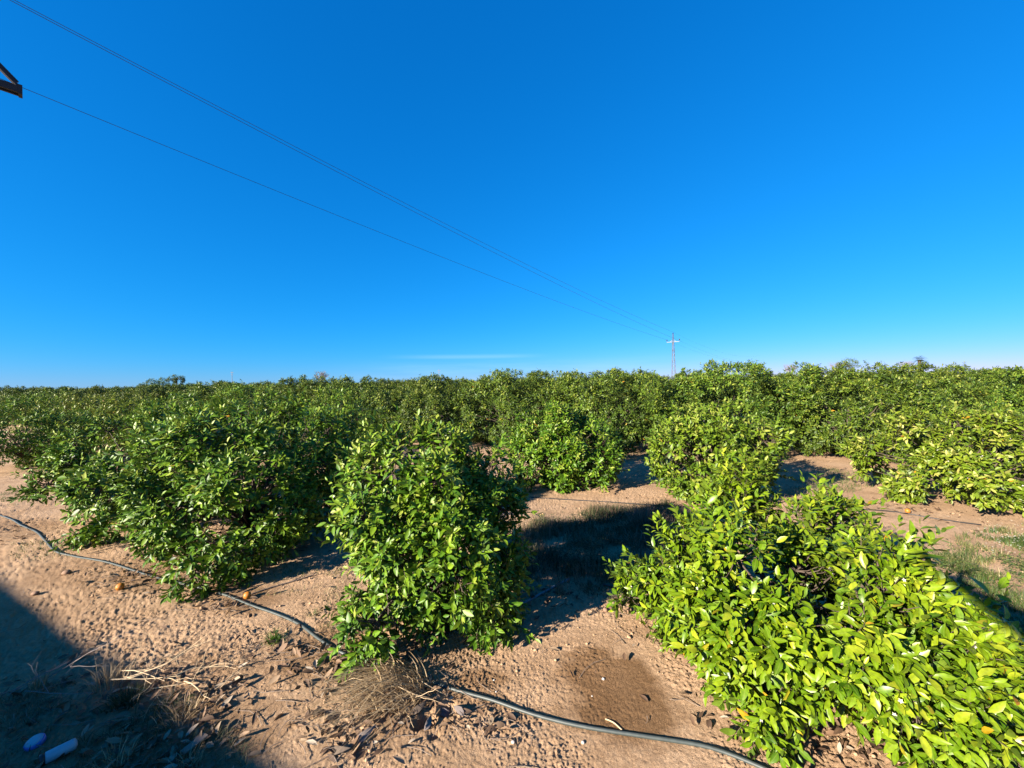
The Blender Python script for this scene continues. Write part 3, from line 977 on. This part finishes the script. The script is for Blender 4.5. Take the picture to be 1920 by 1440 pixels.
h = hose("irrigation_hose", [(1500, 1475), (1430, 1440), (1330, 1402), (1220, 1381), (1100, 1358), (1000, 1331), (920, 1304), (845, 1284), (800, 1268), (745, 1250), (690, 1237),
                         (640, 1222), (600, 1200), (560, 1172), (520, 1155), (470, 1138), (425, 1120), (380, 1107), (330, 1093), (270, 1077), (200, 1056), (140, 1042),
                         (104, 1033), (84, 1015), (66, 996), (40, 984), (14, 972), (-60, 950)], .0108, M_hose,
         "weathered grey-green hose snaking along the front row of trees from lower right to far left", "hose",
         dip=[(*on_ground(768, 1258), .15), (*on_ground(395, 1112), .08)])
hose("irrigation_pipe", [(880, 1180), (905, 1163), (960, 1136), (1010, 1110), (1068, 1080)], .013, M_pipe, "straight grey pipe lying between the lone middle tree and the weeds", "pipe")
hose("drip_line", [(1130, 1092), (1156, 1098), (1185, 1107), (1230, 1122)], .009, M_hose, "short bit of thin hose showing left of the bright corner tree", "hose")
hose("drip_line", [(990, 932), (1080, 936), (1180, 943), (1270, 950), (1320, 955)], .010, M_drip, "black drip line lying along the second row behind the shaded weeds", "hose")
hose("drip_line", [(1440, 948), (1490, 940), (1530, 944), (1600, 955), (1680, 962), (1760, 975), (1840, 985)], .009, M_drip, "black drip line on bare soil in front of the flowering tree at the right", "hose")
hose("drip_line", [(1440, 836), (1500, 841), (1560, 846), (1640, 850)], .010, M_drip, "black drip line under the tall spreading tree at the right", "hose")

# ------------------------------------------------------------------ oranges, stones, litter
def orange(px, py, r, label, part_of=None):
    x, y = on_ground(px, py)
    mb = MB()
    prof = [(r * math.sin(math.pi * k / 14) + 1e-4, -r * .94 * math.cos(math.pi * k / 14)) for k in range(15)]
    mb.lathe(prof, 20, Matrix.Rotation(R(60), 4, 'X'))
    o = mb.build("orange", M_orange, None, True)
    o.location = (x, y, gz(x, y) + r * .85)
    tag(o, label, "fruit", "fallen oranges")
    nb = MB(); nb.lathe([(.005, r * .90), (.004, r * .96), (.002, r * .97)], 8, Matrix.Rotation(R(60), 4, 'X'))
    nb.build("stem_scar", M_bark, o)


orange(225, 1106, .036, "fallen orange in front of the broad left tree, below the hose")
orange(464, 1124, .034, "fallen orange at the end of the thin stick beside the hose")
orange(1474, 1424, .030, "fallen orange under the bright corner tree at the bottom edge")
orange(1702, 963, .034, "fallen orange in the shade under the flowering tree at the right")
orange(1912, 882, .036, "fallen orange at the right edge under the tall row")


def stone(px, py, r, label, mat, seed, grp):
    x, y = on_ground(px, py)
    g = np.random.default_rng(seed)
    prof = [(r * math.sin(math.pi * k / 7) + 1e-4, -r * math.cos(math.pi * k / 7)) for k in range(8)]
    mb = MB(); mb.lathe(prof, 9)
    sc = g.uniform(.7, 1.2, 3); sc[2] *= .75
    mb.v = [tuple(np.array(v) * sc * (1 + g.normal(0, .07))) for v in mb.v]
    o = mb.build("stone" if mat is M_stone else "pebble", mat, None, True); o.location = (x, y, gz(x, y) + r * .3)
    o.rotation_euler = (0, 0, g.uniform(0, 6))
    tag(o, label, "stone", grp)


for i, (px, py, r, lab) in enumerate(((66, 1114, .035, "brown clod-like stone just outside the big shadow at the left"), (125, 1075, .04, "brown stone on damp soil below the hose at the left"),
                                     (1135, 1138, .03, "small dark stone right of the grey pipe"), (1180, 1140, .03, "small dark stone left of the bright corner tree"))):
    stone(px, py, r, lab, M_stone, i, None)
for i, (px, py, r, lab) in enumerate(((926, 1264, .009, "white pebble on the small damp stain"), (1131, 1267, .010, "white pebble in the middle of the big damp stain"),
                                     (1093, 1385, .012, "white pebble just below the hose"), (962, 1383, .011, "white pebble left of another one below the hose"),
                                     (930, 1287, .007, "tiny white pebble below the small damp stain"), (1110, 1297, .007, "tiny white pebble in the lower half of the big damp stain"))):
    stone(px, py, r, lab, M_pebble, 20 + i, "white pebbles on the soil")


def scatter_litter():
    g = np.random.default_rng(77)
    pos = []
    zones = [((645, 1262), .34, .20, 150), ((420, 1132), .35, .14, 60), ((250, 1085), .6, .25, 90), ((760, 1300), .35, .28, 190), ((630, 1375), .3, .15, 70), ((380, 1330), .5, .3, 120),
             ((1000, 1110), .5, .35, 120), ((1560, 1330), .9, .7, 420), ((-0, 1000), .9, .4, 70), ((470, 1010), 1.2, .8, 360), ((760, 1150), .6, .5, 260), ((100, 1330), .7, .5, 160), ((300, 1420), .5, .25, 160), ((540, 1220), .4, .15, 70), ((1200, 1150), .3, .3, 12),
             ((1700, 955), .8, .5, 90), ((1060, 905), 1.0, .8, 90), ((1330, 905), 1.0, .8, 90), ((900, 1350), .3, .12, 30), ((200, 1400), .9, .5, 100)]
    for (pp, rx, ry, n) in zones:
        cx, cy = on_ground(*pp)
        q = g.normal(0, .5, (n, 2)) * [rx, ry]
        a = -.4
        pos.append(np.stack([cx + q[:, 0] * math.cos(a) - q[:, 1] * math.sin(a), cy + q[:, 0] * math.sin(a) + q[:, 1] * math.cos(a)], -1))
    xy = g.uniform([-6, 1.6], [6, 7], (260, 2)); pos.append(xy)
    p = np.concatenate(pos); N = len(p)
    P = np.stack([p[:, 0], p[:, 1], ground_h(p[:, 0], p[:, 1]) + g.uniform(.004, .02, N)], -1)
    a = g.uniform(0, 6.28, N); d = np.stack([np.cos(a), np.sin(a), g.uniform(-.15, .5, N)], -1)
    n = np.stack([g.normal(0, .5, N), g.normal(0, .5, N), np.ones(N)], -1)
    L = g.uniform(.03, .085, N)
    args = [P, d, n, L, L * g.uniform(.25, .5, N), g.uniform(-.4, .5, N), g.uniform(.1, .9, N), g.random(N) ** 1.3]
    o = link("leaf_litter", leaf_mesh("leaf_litter", args, True), M_litter)
    tag(o, "brown curled dead leaves scattered over the soil", "leaf litter", kind="stuff")
    # thin dead twigs
    mb = MB(); gg = random.Random(5)
    for _ in range(650):
        if gg.random() < .6:
            z = zones[gg.randrange(len(zones))]; cx, cy = on_ground(*z[0]); x = cx + gg.gauss(0, z[1] * .6); y = cy + gg.gauss(0, z[2] * .7)
        else:
            x, y = gg.uniform(-5, 5), gg.uniform(1.4, 6)
        a = gg.uniform(0, 6.28); l = gg.uniform(.05, .28)
        pts = []
        b = gg.uniform(-.6, .6)
        for k in range(4):
            xx = x + math.cos(a + b * k / 3) * l * k / 3; yy = y + math.sin(a + b * k / 3) * l * k / 3
            pts.append((xx, yy, gz(xx, yy) + .006 + gg.uniform(0, .012)))
        mb.tube(pts, [.0022, .002, .0018, .001], 4)
    o = mb.build("twig_litter", M_slab); tag(o, "thin dead twigs scattered over the soil", "twigs", kind="stuff")


scatter_litter()


def scatter_clods():
    g = np.random.default_rng(88)
    n = 5200
    r = 1.5 * (9 / 1.5) ** g.random(n) ; a = g.uniform(-1.0, 1.0, n)
    x = np.sin(a) * r; y = np.cos(a) * r
    keep = vnoise(x * 1.6, y * 1.6, 91) + .5 * vnoise(x * 5, y * 5, 92) > .05
    keep &= ground_blotches(x, y) < .25
    x, y = x[keep], y[keep]; n = len(x)
    s_ = .0035 + .011 * g.random(n) ** 3.2
    s_ = s_ * np.where(g.random(n) < .02, 1.7, 1)
    t = (1 + 5 ** .5) / 2
    B = nrm(np.array([(-1, t, 0), (1, t, 0), (-1, -t, 0), (1, -t, 0), (0, -1, t), (0, 1, t), (0, -1, -t), (0, 1, -t), (t, 0, -1), (t, 0, 1), (-t, 0, -1), (-t, 0, 1)], float))
    F = np.array([(0, 11, 5), (0, 5, 1), (0, 1, 7), (0, 7, 10), (0, 10, 11), (1, 5, 9), (5, 11, 4), (11, 10, 2), (10, 7, 6), (7, 1, 8), (3, 9, 4), (3, 4, 2), (3, 2, 6), (3, 6, 8), (3, 8, 9), (4, 9, 5), (2, 4, 11), (6, 2, 10), (8, 6, 7), (9, 8, 1)])
    V = B[None] * (1 + g.normal(0, .22, (n, 12, 1))) * g.uniform(.65, 1.3, (n, 1, 3)) * s_[:, None, None]
    V = V + np.stack([x, y, ground_h(x, y) + s_ * .35], -1)[:, None, :]
    loops = ((np.arange(n) * 12)[:, None, None] + F[None]).ravel()
    starts = np.arange(n * 20) * 3
    o = link("soil_clods", raw_mesh("soil_clods", V.reshape(-1, 3), loops, starts, None), M_clod)
    tag(o, "small crumbs and clods of dry soil scattered over the ground", "soil clods", kind="stuff")


M_clod = simple_mat("dry soil crumb", (.60, .39, .23), .95, .3, 9)
scatter_clods()

# ------------------------------------------------------------------ grass and weeds
def blades(g, xy, hgt, wid, lean=.5, seg=3, tone=None, z0=None, dirs=None):
    N = len(xy)
    a = g.uniform(0, 6.28, N)
    hh = hgt * g.uniform(.5, 1.25, N); ww = wid * g.uniform(.6, 1.3, N)
    ln = lean * g.uniform(.1, 1.3, N)
    if dirs is None:
        dx, dy = np.cos(a), np.sin(a)
    else:
        dx, dy = dirs[:, 0], dirs[:, 1]
    sx, sy = -np.sin(a), np.cos(a)
    base = np.stack([xy[:, 0], xy[:, 1], (ground_h(xy[:, 0], xy[:, 1]) if z0 is None else z0) - .01], -1)
    V = []
    for k in range(seg + 1):
        t = k / seg
        c = base + np.stack([dx * ln * hh * t * t, dy * ln * hh * t * t, hh * (t - .28 * ln * t * t)], -1)
        w_ = ww * (1 - t) ** .7 if k < seg else ww * 0
        sd = np.stack([sx * w_, sy * w_, np.zeros(N)], -1)
        if k < seg: V += [c - sd, c + sd]
        else: V += [c]
    V = np.stack(V, 1); K = V.shape[1]
    tf = []
    tl = []
    for k in range(seg - 1):
        tf += [2 * k, 2 * k + 1, 2 * k + 3, 2 * k + 2]; tl.append(4)
    tf += [2 * seg - 2, 2 * seg - 1, 2 * seg]; tl.append(3)
    b = (np.arange(N) * K)[:, None]
    loops = (b + np.array(tf)[None]).ravel(); tot = np.tile(tl, N); starts = np.concatenate([[0], np.cumsum(tot)[:-1]])
    tn = g.random(N) if tone is None else tone
    return V.reshape(-1, 3), loops, starts, np.repeat(tn, len(tl))


def patch(name, label, cat, zones, n, hgt, wid, mat, seed, lean=.6, thr=-.12, kind="stuff"):
    g = np.random.default_rng(seed)
    pts = []
    for poly in zones:
        w = np.array([on_ground(*p) for p in poly])
        lo, hi = w.min(0), w.max(0)
        need = n // len(zones); got = 0
        while got < need:
            q = g.uniform(lo, hi, (need * 4, 2))
            ins = np.zeros(len(q), bool)
            j = len(w) - 1
            for i in range(len(w)):
                cnd = ((w[i, 1] > q[:, 1]) != (w[j, 1] > q[:, 1])) & (q[:, 0] < (w[j, 0] - w[i, 0]) * (q[:, 1] - w[i, 1]) / (w[j, 1] - w[i, 1] + 1e-9) + w[i, 0])
                ins ^= cnd; j = i
            cl = vnoise(q[:, 0] * 3.2, q[:, 1] * 3.2, seed) + .5 * vnoise(q[:, 0] * 9, q[:, 1] * 9, seed + 1)
            ok = ins & (cl > thr + g.normal(0, .08, len(q)))
            pts.append(q[ok][:need - got]); got += len(pts[-1])
    xy = np.concatenate(pts)
    tone = np.clip(vnoise(xy[:, 0] * 2, xy[:, 1] * 2, seed + 3) + .5 + g.normal(0, .2, len(xy)), 0, 1)
    V, l, s, ft = blades(g, xy, hgt, wid, lean, tone=tone)
    o = link(name, raw_mesh(name, V, l, s, None, fattr={"tone": ft}), mat)
    tag(o, label, cat, kind=kind)
    return xy


wz = [[(960, 1000), (1010, 970), (1060, 980), (1110, 950), (1180, 955), (1250, 945), (1310, 985), (1270, 1040), (1215, 1060), (1190, 1100), (1120, 1085), (1060, 1120), (1000, 1080), (960, 1090)]]
patch("weeds", "low scrubby weeds in the shade right of the lone middle tree", "weeds", wz, 8500, .15, .004, M_weed, 301, 1.0, -.10)
gzn = [[(1740, 1030), (1800, 1005), (1920, 985), (1990, 1010), (2000, 1250), (1920, 1260), (1850, 1200), (1790, 1110)]]
xyg = patch("grass", "thin half-dry grass behind the bright corner tree at the right", "grass", gzn, 6000, .10, .0032, M_grass, 302, .9, -.02)
patch("grass", "low dry grass on the bare soil between the second row and the flowering tree", "grass",
      [[(1480, 900), (1530, 880), (1620, 885), (1640, 915), (1560, 935), (1470, 930)], [(1470, 780), (1520, 775), (1500, 800), (1460, 800)]], 3200, .10, .003, M_grass, 303, .9, -.1)
patch("weeds", "brown dried weeds mixed through the shaded weeds", "weeds", wz, 1500, .20, .0035, M_deadweed, 306, .7, .06)
patch("weeds", "sparse green weeds dotted over the soil around the front row", "weeds",
      [[(480, 1060), (600, 1040), (600, 1120), (480, 1120)], [(1180, 1080), (1300, 1050), (1300, 1160), (1200, 1160)], [(20, 1020), (110, 1010), (140, 1045), (20, 1050)],
       [(1250, 955), (1310, 960), (1300, 1010), (1250, 1010)], [(1180, 850), (1220, 845), (1220, 870), (1170, 870)], [(0, 925), (40, 920), (30, 950), (0, 955)],
       [(150, 880), (110, 850), (90, 870), (110, 900)], [(600, 1080), (660, 1060), (640, 1190), (600, 1180)]], 2600, .055, .003, M_grass, 304, 1.0, -.05)


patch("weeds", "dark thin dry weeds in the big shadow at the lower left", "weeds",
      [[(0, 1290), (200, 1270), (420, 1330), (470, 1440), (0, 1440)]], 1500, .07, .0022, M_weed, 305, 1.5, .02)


def scrub(name, label, zones, n, hgt, L0, mat, seed, thr):
    """low broad-leaved weeds: small leaves on short stems, gathered in clumps"""
    g = np.random.default_rng(seed)
    out = []
    for poly in zones:
        w_ = np.array([on_ground(*p) for p in poly]); c_ = w_.mean(0); e_ = np.ptp(w_, axis=0) / 2
        q = c_ + g.normal(0, .48, (n * 4, 2)) * e_
        cl = vnoise(q[:, 0] * 2.6, q[:, 1] * 2.6, seed) + .6 * vnoise(q[:, 0] * 8, q[:, 1] * 8, seed + 1)
        q = q[cl > thr + g.normal(0, .05, len(q))][:n]
        out.append(q)
    q = np.concatenate(out); N = len(q)
    dens = np.clip(vnoise(q[:, 0] * 4, q[:, 1] * 4, seed + 2) + .55, .15, 1)
    z = ground_h(q[:, 0], q[:, 1]) + hgt * dens * g.random(N)
    a = g.uniform(0, 6.28, N)
    d = np.stack([np.cos(a), np.sin(a), g.uniform(-.2, .9, N)], -1)
    L = L0 * g.uniform(.5, 1.3, N)
    args = [np.stack([q[:, 0], q[:, 1], z], -1), d, np.stack([g.normal(0, .5, N), g.normal(0, .5, N), np.ones(N)], -1), L, L * g.uniform(.25, .5, N),
            g.uniform(0, .4, N), g.uniform(0, .4, N), np.clip(g.normal(.4, .25, N), 0, 1)]
    tag(link(name, leaf_mesh(name, args, False), mat), label, "weeds", kind="stuff")


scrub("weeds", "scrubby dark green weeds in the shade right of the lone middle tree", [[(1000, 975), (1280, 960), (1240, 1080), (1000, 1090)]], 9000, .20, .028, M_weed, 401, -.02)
scrub("weeds", "small green weeds on the ground behind the bright corner tree", [[(1800, 1130), (1920, 1150), (1920, 1250), (1850, 1230)], [(1790, 1030), (1920, 1030), (1920, 1100), (1800, 1100)]], 2600, .10, .03, M_grass, 402, .0)


# tiny white flowers in the right-hand grass
def daisies():
    g = np.random.default_rng(9)
    w = np.array([on_ground(*p) for p in ((1830, 1000), (1920, 990), (1960, 1050), (1850, 1050))])
    n = 90
    a = g.random((n, 2)); q = w[0] * ((1 - a[:, :1]) * (1 - a[:, 1:])) + w[1] * (a[:, :1] * (1 - a[:, 1:])) + w[2] * (a[:, :1] * a[:, 1:]) + w[3] * ((1 - a[:, :1]) * a[:, 1:])
    z = ground_h(q[:, 0], q[:, 1]) + g.uniform(.07, .14, n)
    idx = np.repeat(np.arange(n), 7); an = np.tile(np.arange(7) * .8976, n)
    P = np.stack([q[:, 0], q[:, 1], z], -1)[idx]
    d = np.stack([np.cos(an), np.sin(an), np.full(len(an), .2)], -1)
    N = len(idx)
    V, l, s, ft, mid = leaf_geo(P, d, np.tile([[-.5, -.5, 1.0]], (N, 1)), np.full(N, .007), np.full(N, .004), np.zeros(N), np.zeros(N), np.zeros(N), hi=False)
    o = link("daisies", raw_mesh("daisies", V, l, s, None), M_petal)
    tag(o, "tiny white flowers sprinkled in the grass at the right edge", "flowers", kind="stuff")


daisies()


def tuft(name, px, py, n, r, hgt, wid, mat, label, cat, seed, lean=.9):
    g = np.random.default_rng(seed)
    x, y = on_ground(px, py)
    q = np.clip(g.normal(0, .42, (n, 2)), -.85, .85) * r
    xy = q + [x, y]
    dirs = nrm(q + g.normal(0, r * .25, (n, 2)))
    V, l, s, ft = blades(g, xy, hgt, wid, lean, dirs=dirs)
    V = V - np.array([x, y, 0])
    o = link(name, raw_mesh(name, V, l, s, None, fattr={"tone": ft}), mat, None, (x, y, 0))
    return tag(o, label, cat)


tuft("grass_tuft", 515, 1202, 170, .07, .085, .0025, M_green_tuft, "small fresh green grass tuft beside the hose, left of the lone middle tree", "grass tuft", 1)
tuft("grass_tuft", 662, 1246, 90, .06, .06, .0025, M_grass, "yellow-green grass tuft at the foot of the lone middle tree", "grass tuft", 2)
tuft("grass_tuft", 588, 1152, 50, .06, .05, .003, M_grass, "sparse grass tuft just above the hose, left of the lone middle tree", "grass tuft", 3)
tuft("green_weed", 1110, 1100, 260, .16, .06, .004, M_weed, "low green weed at the end of the straight grey pipe", "weed", 4, 1.1)
tuft("dried_weed", 1208, 990, 420, .22, .34, .0035, M_deadweed, "tall brown dried-up weed standing at the edge of the shaded weeds", "weed", 5, .7)
tuft("dried_weed", 1245, 1000, 300, .25, .2, .0035, M_deadweed, "low brown dried-up weed beside the tall one, left of the bright corner tree", "weed", 6, .9)


# dead grass clump beside the hole in the hose's path
def dry_clump():
    g = np.random.default_rng(44)
    x, y = on_ground(738, 1290)
    n = 420
    a = g.uniform(0, 6.28, n); rr = np.sqrt(g.random(n)) * .24
    q = np.stack([np.cos(a) * rr * 1.1, np.sin(a) * rr * .9], -1)
    dirs = nrm(np.stack([-.85 + g.normal(0, .38, n), -.6 + g.normal(0, .38, n)], -1))
    xy = q + [x, y]
    z0 = ground_h(xy[:, 0], xy[:, 1]) + np.clip(.09 * (1 - (rr / .24) ** 2), 0, 1)
    V, l, s, ft = blades(g, xy, .20, .0040, 2.4, seg=4, dirs=dirs, z0=z0)
    V = V - np.array([x, y, 0])
    root = empty("dead_grass_clump", (x, y, 0)); tag(root, "bleached clump of dead grass bent over the hose below the lone middle tree", "dead grass")
    link("straw", raw_mesh("straw", V, l, s, None, fattr={"tone": ft}), M_dry, root)
    mb = MB(); gg = random.Random(3)
    for _ in range(60):
        a = gg.uniform(0, 6.28); r0 = gg.uniform(0, .2); p = Vector((math.cos(a) * r0, math.sin(a) * r0, gz(x, y) + gg.uniform(.02, .1)))
        pts = [p]; d = Vector((gg.gauss(0, 1), gg.gauss(0, 1), gg.uniform(-.1, .4))).normalized()
        for k in range(5):
            d = (d + Vector((gg.gauss(0, .4), gg.gauss(0, .4), gg.gauss(-.15, .25)))).normalized()
            pts.append(pts[-1] + d * gg.uniform(.025, .06))
        pts = [Vector((q.x, q.y, max(q.z, gz(x + q.x, y + q.y) + .004))) for q in pts]
        mb.tube(pts, [.0016] * 5 + [.0008], 4)
    mb.build("stalks", M_dry_solid, root)


M_dry_solid = simple_mat("pale straw stalk", (.80, .60, .36), .8, .25, 30)
dry_clump()


def dead_branch(px, py, label, seed, n, size, ang=0.0, mat=None, rad=.004):
    g = random.Random(seed)
    x, y = on_ground(px, py)
    mb = MB()
    def br(a, d, l, r, dep):
        pts = [a]
        for k in range(4):
            d = (d + Vector((g.gauss(0, .22), g.gauss(0, .22), g.gauss(-.02, .14)))).normalized()
            p = pts[-1] + d * l / 4
            p.z = max(p.z, gz(x + p.x, y + p.y) + .006)
            pts.append(p)
        mb.tube(pts, [r, r * .9, r * .8, r * .65, r * .4], 5)
        if dep:
            for k in range(2):
                i = g.choice((1, 2, 3))
                nd = (d + Vector((g.gauss(0, .8), g.gauss(0, .8), g.uniform(-.1, .6)))).normalized()
                br(pts[i], nd, l * g.uniform(.45, .7), r * .6, dep - 1)
    for i in range(n):
        a = ang + g.gauss(0, .6)
        br(Vector((g.gauss(0, size * .18), g.gauss(0, size * .12), gz(x, y) + g.uniform(.02, .1))), Vector((math.cos(a), math.sin(a), g.uniform(-.05, .3))), size * g.uniform(.6, 1.2), rad, 3)
    o = mb.build("dead_branch", mat or M_dry_solid); o.location = (x, y, 0)
    return tag(o, label, "dead branch")


dead_branch(235, 1285, "pale dead branching weed lying half in the big shadow at the lower left", 4, 5, .42, -.25)
dead_branch(60, 1310, "grey dead stalks lying in the big shadow at the left edge", 5, 4, .45, .2, M_greybark, .003)
dead_branch(330, 1290, "forked dead stalk on the border of the big shadow", 9, 2, .34, -.3, None, .0035)
tuft("dried_weed", 205, 1278, 120, .12, .17, .002, M_dry, "dry upright stalks rising from the dead branching weed at the lower left", "weed", 11, .5)
tuft("dried_weed", 345, 1345, 90, .12, .12, .002, M_dry, "dry stalks at the edge of the big shadow near the bottom", "weed", 12, .7)
tuft("dried_weed", 70, 1290, 40, .06, .14, .003, M_dry, "lone dry stalk with seeds in the shade at the left", "weed", 13, .3)
tuft("green_weed", 235, 1310, 300, .10, .07, .005, M_weed, "dark green weed under the dead branching weed in the big shadow", "weed", 14, 1.1)
tuft("dried_weed", 215, 1425, 110, .10, .10, .0025, M_dry, "dry seed heads at the bottom edge right of the white bottle", "weed", 15, .6)
tuft("dried_weed", 352, 1432, 90, .08, .08, .0025, M_dry, "dry seed heads at the bottom edge below the flat cardboard", "weed", 16, .6)


# stick lying from the orange to the right
mb = MB(); mb.tube(ground_path([(472, 1117), (510, 1104), (560, 1090), (588, 1081)], .008, .05), .007, 6)
tag(mb.build("stick", M_slab), "thin straight stick lying beside the fallen orange", "stick")
mb = MB(); mb.tube(ground_path([(1135, 1343), (1150, 1350), (1166, 1365)], .008, .02), .004, 6)
tag(mb.build("stick", M_dry_solid), "short pale twig touching the hose on the damp stain", "stick")

# rubbish in the shade
def bottle():
    x, y = on_ground(112, 1418); z = gz(x, y) + .03
    root = empty("plastic_bottle", (x, y, z), R(52)); tag(root, "white plastic bottle with a black base lying in the shade at the lower left", "bottle")
    M = Matrix.Rotation(R(90), 4, 'Y')
    mb = MB(); mb.lathe([(.02, -.055), (.029, -.05), (.03, .05), (.027, .06), (.014, .066)], 20, M); mb.build("body", M_white, root, True)
    mb = MB(); mb.lathe([(.014, -.075), (.0275, -.072), (.0285, -.0545), (.02, -.0535)], 20, M); mb.build("base_cap", M_black, root, True)


bottle()


def tub():
    x, y = on_ground(66, 1395); z = gz(x, y)
    root = empty("plastic_tub", (x, y, z + .012)); root.rotation_euler = (R(14), R(-8), R(30))
    tag(root, "small round blue and white plastic tub lying left of the bottle", "tub")
    mb = MB(); mb.lathe([(.040, -.012), (.043, -.01), (.042, .012), (.038, .016)], 24); mb.build("rim", M_blue, root, True)
    mb = MB(); mb.lathe([(.036, .0165), (.035, .019), (.01, .020)], 24); mb.build("top", M_white, root, True)


tub()
x, y = on_ground(365, 1400)
mb = MB(); mb.bar((-.06, 0, .012), (.06, .02, .022), .045, .006)
o = mb.build("cardboard_strip", M_slab); o.location = (x, y, gz(x, y) + .01); o.rotation_euler = (0, 0, R(55))
tag(o, "flat strip of cardboard lying in the shade at the bottom", "cardboard")
# dark torn sheet scraps at the hole beside the dead grass
for i, (px, py, s, lab, m) in enumerate(((845, 1312, .07, "grey curled scrap standing in the hole by the dead grass", M_greybark), (772, 1330, .06, "dark curled leaf beside the dead grass hole", M_bark),
                                        (795, 1362, .055, "grey crumpled scrap below the dead grass", M_greybark), (870, 1335, .06, "grey crumpled leaf right of the hole", M_greybark),
                                        (665, 1385, .07, "pale curled leaf standing below the dead grass, left of its hole", M_greybark), (628, 1400, .06, "dark curled leaf near the bottom edge", M_bark))):
    g = np.random.default_rng(500 + i)
    x, y = on_ground(px, py)
    a = g.uniform(0, 6.28)
    V, l, st, ft, mid = leaf_geo(np.zeros((1, 3)), np.array([[math.cos(a), math.sin(a), .7]]), np.array([[.3, -.6, .5]]), np.array([s * 1.5]), np.array([s * .6]), np.array([.75]), np.array([1.3]), np.array([.5]))
    me = raw_mesh("curled_leaf", V, l, st, None)
    o = link("curled_leaf", me, m, None, (x, y, gz(x, y) + .005))
    so = o.modifiers.new("thickness", 'SOLIDIFY'); so.thickness = .002
    tag(o, lab, "dead leaf")
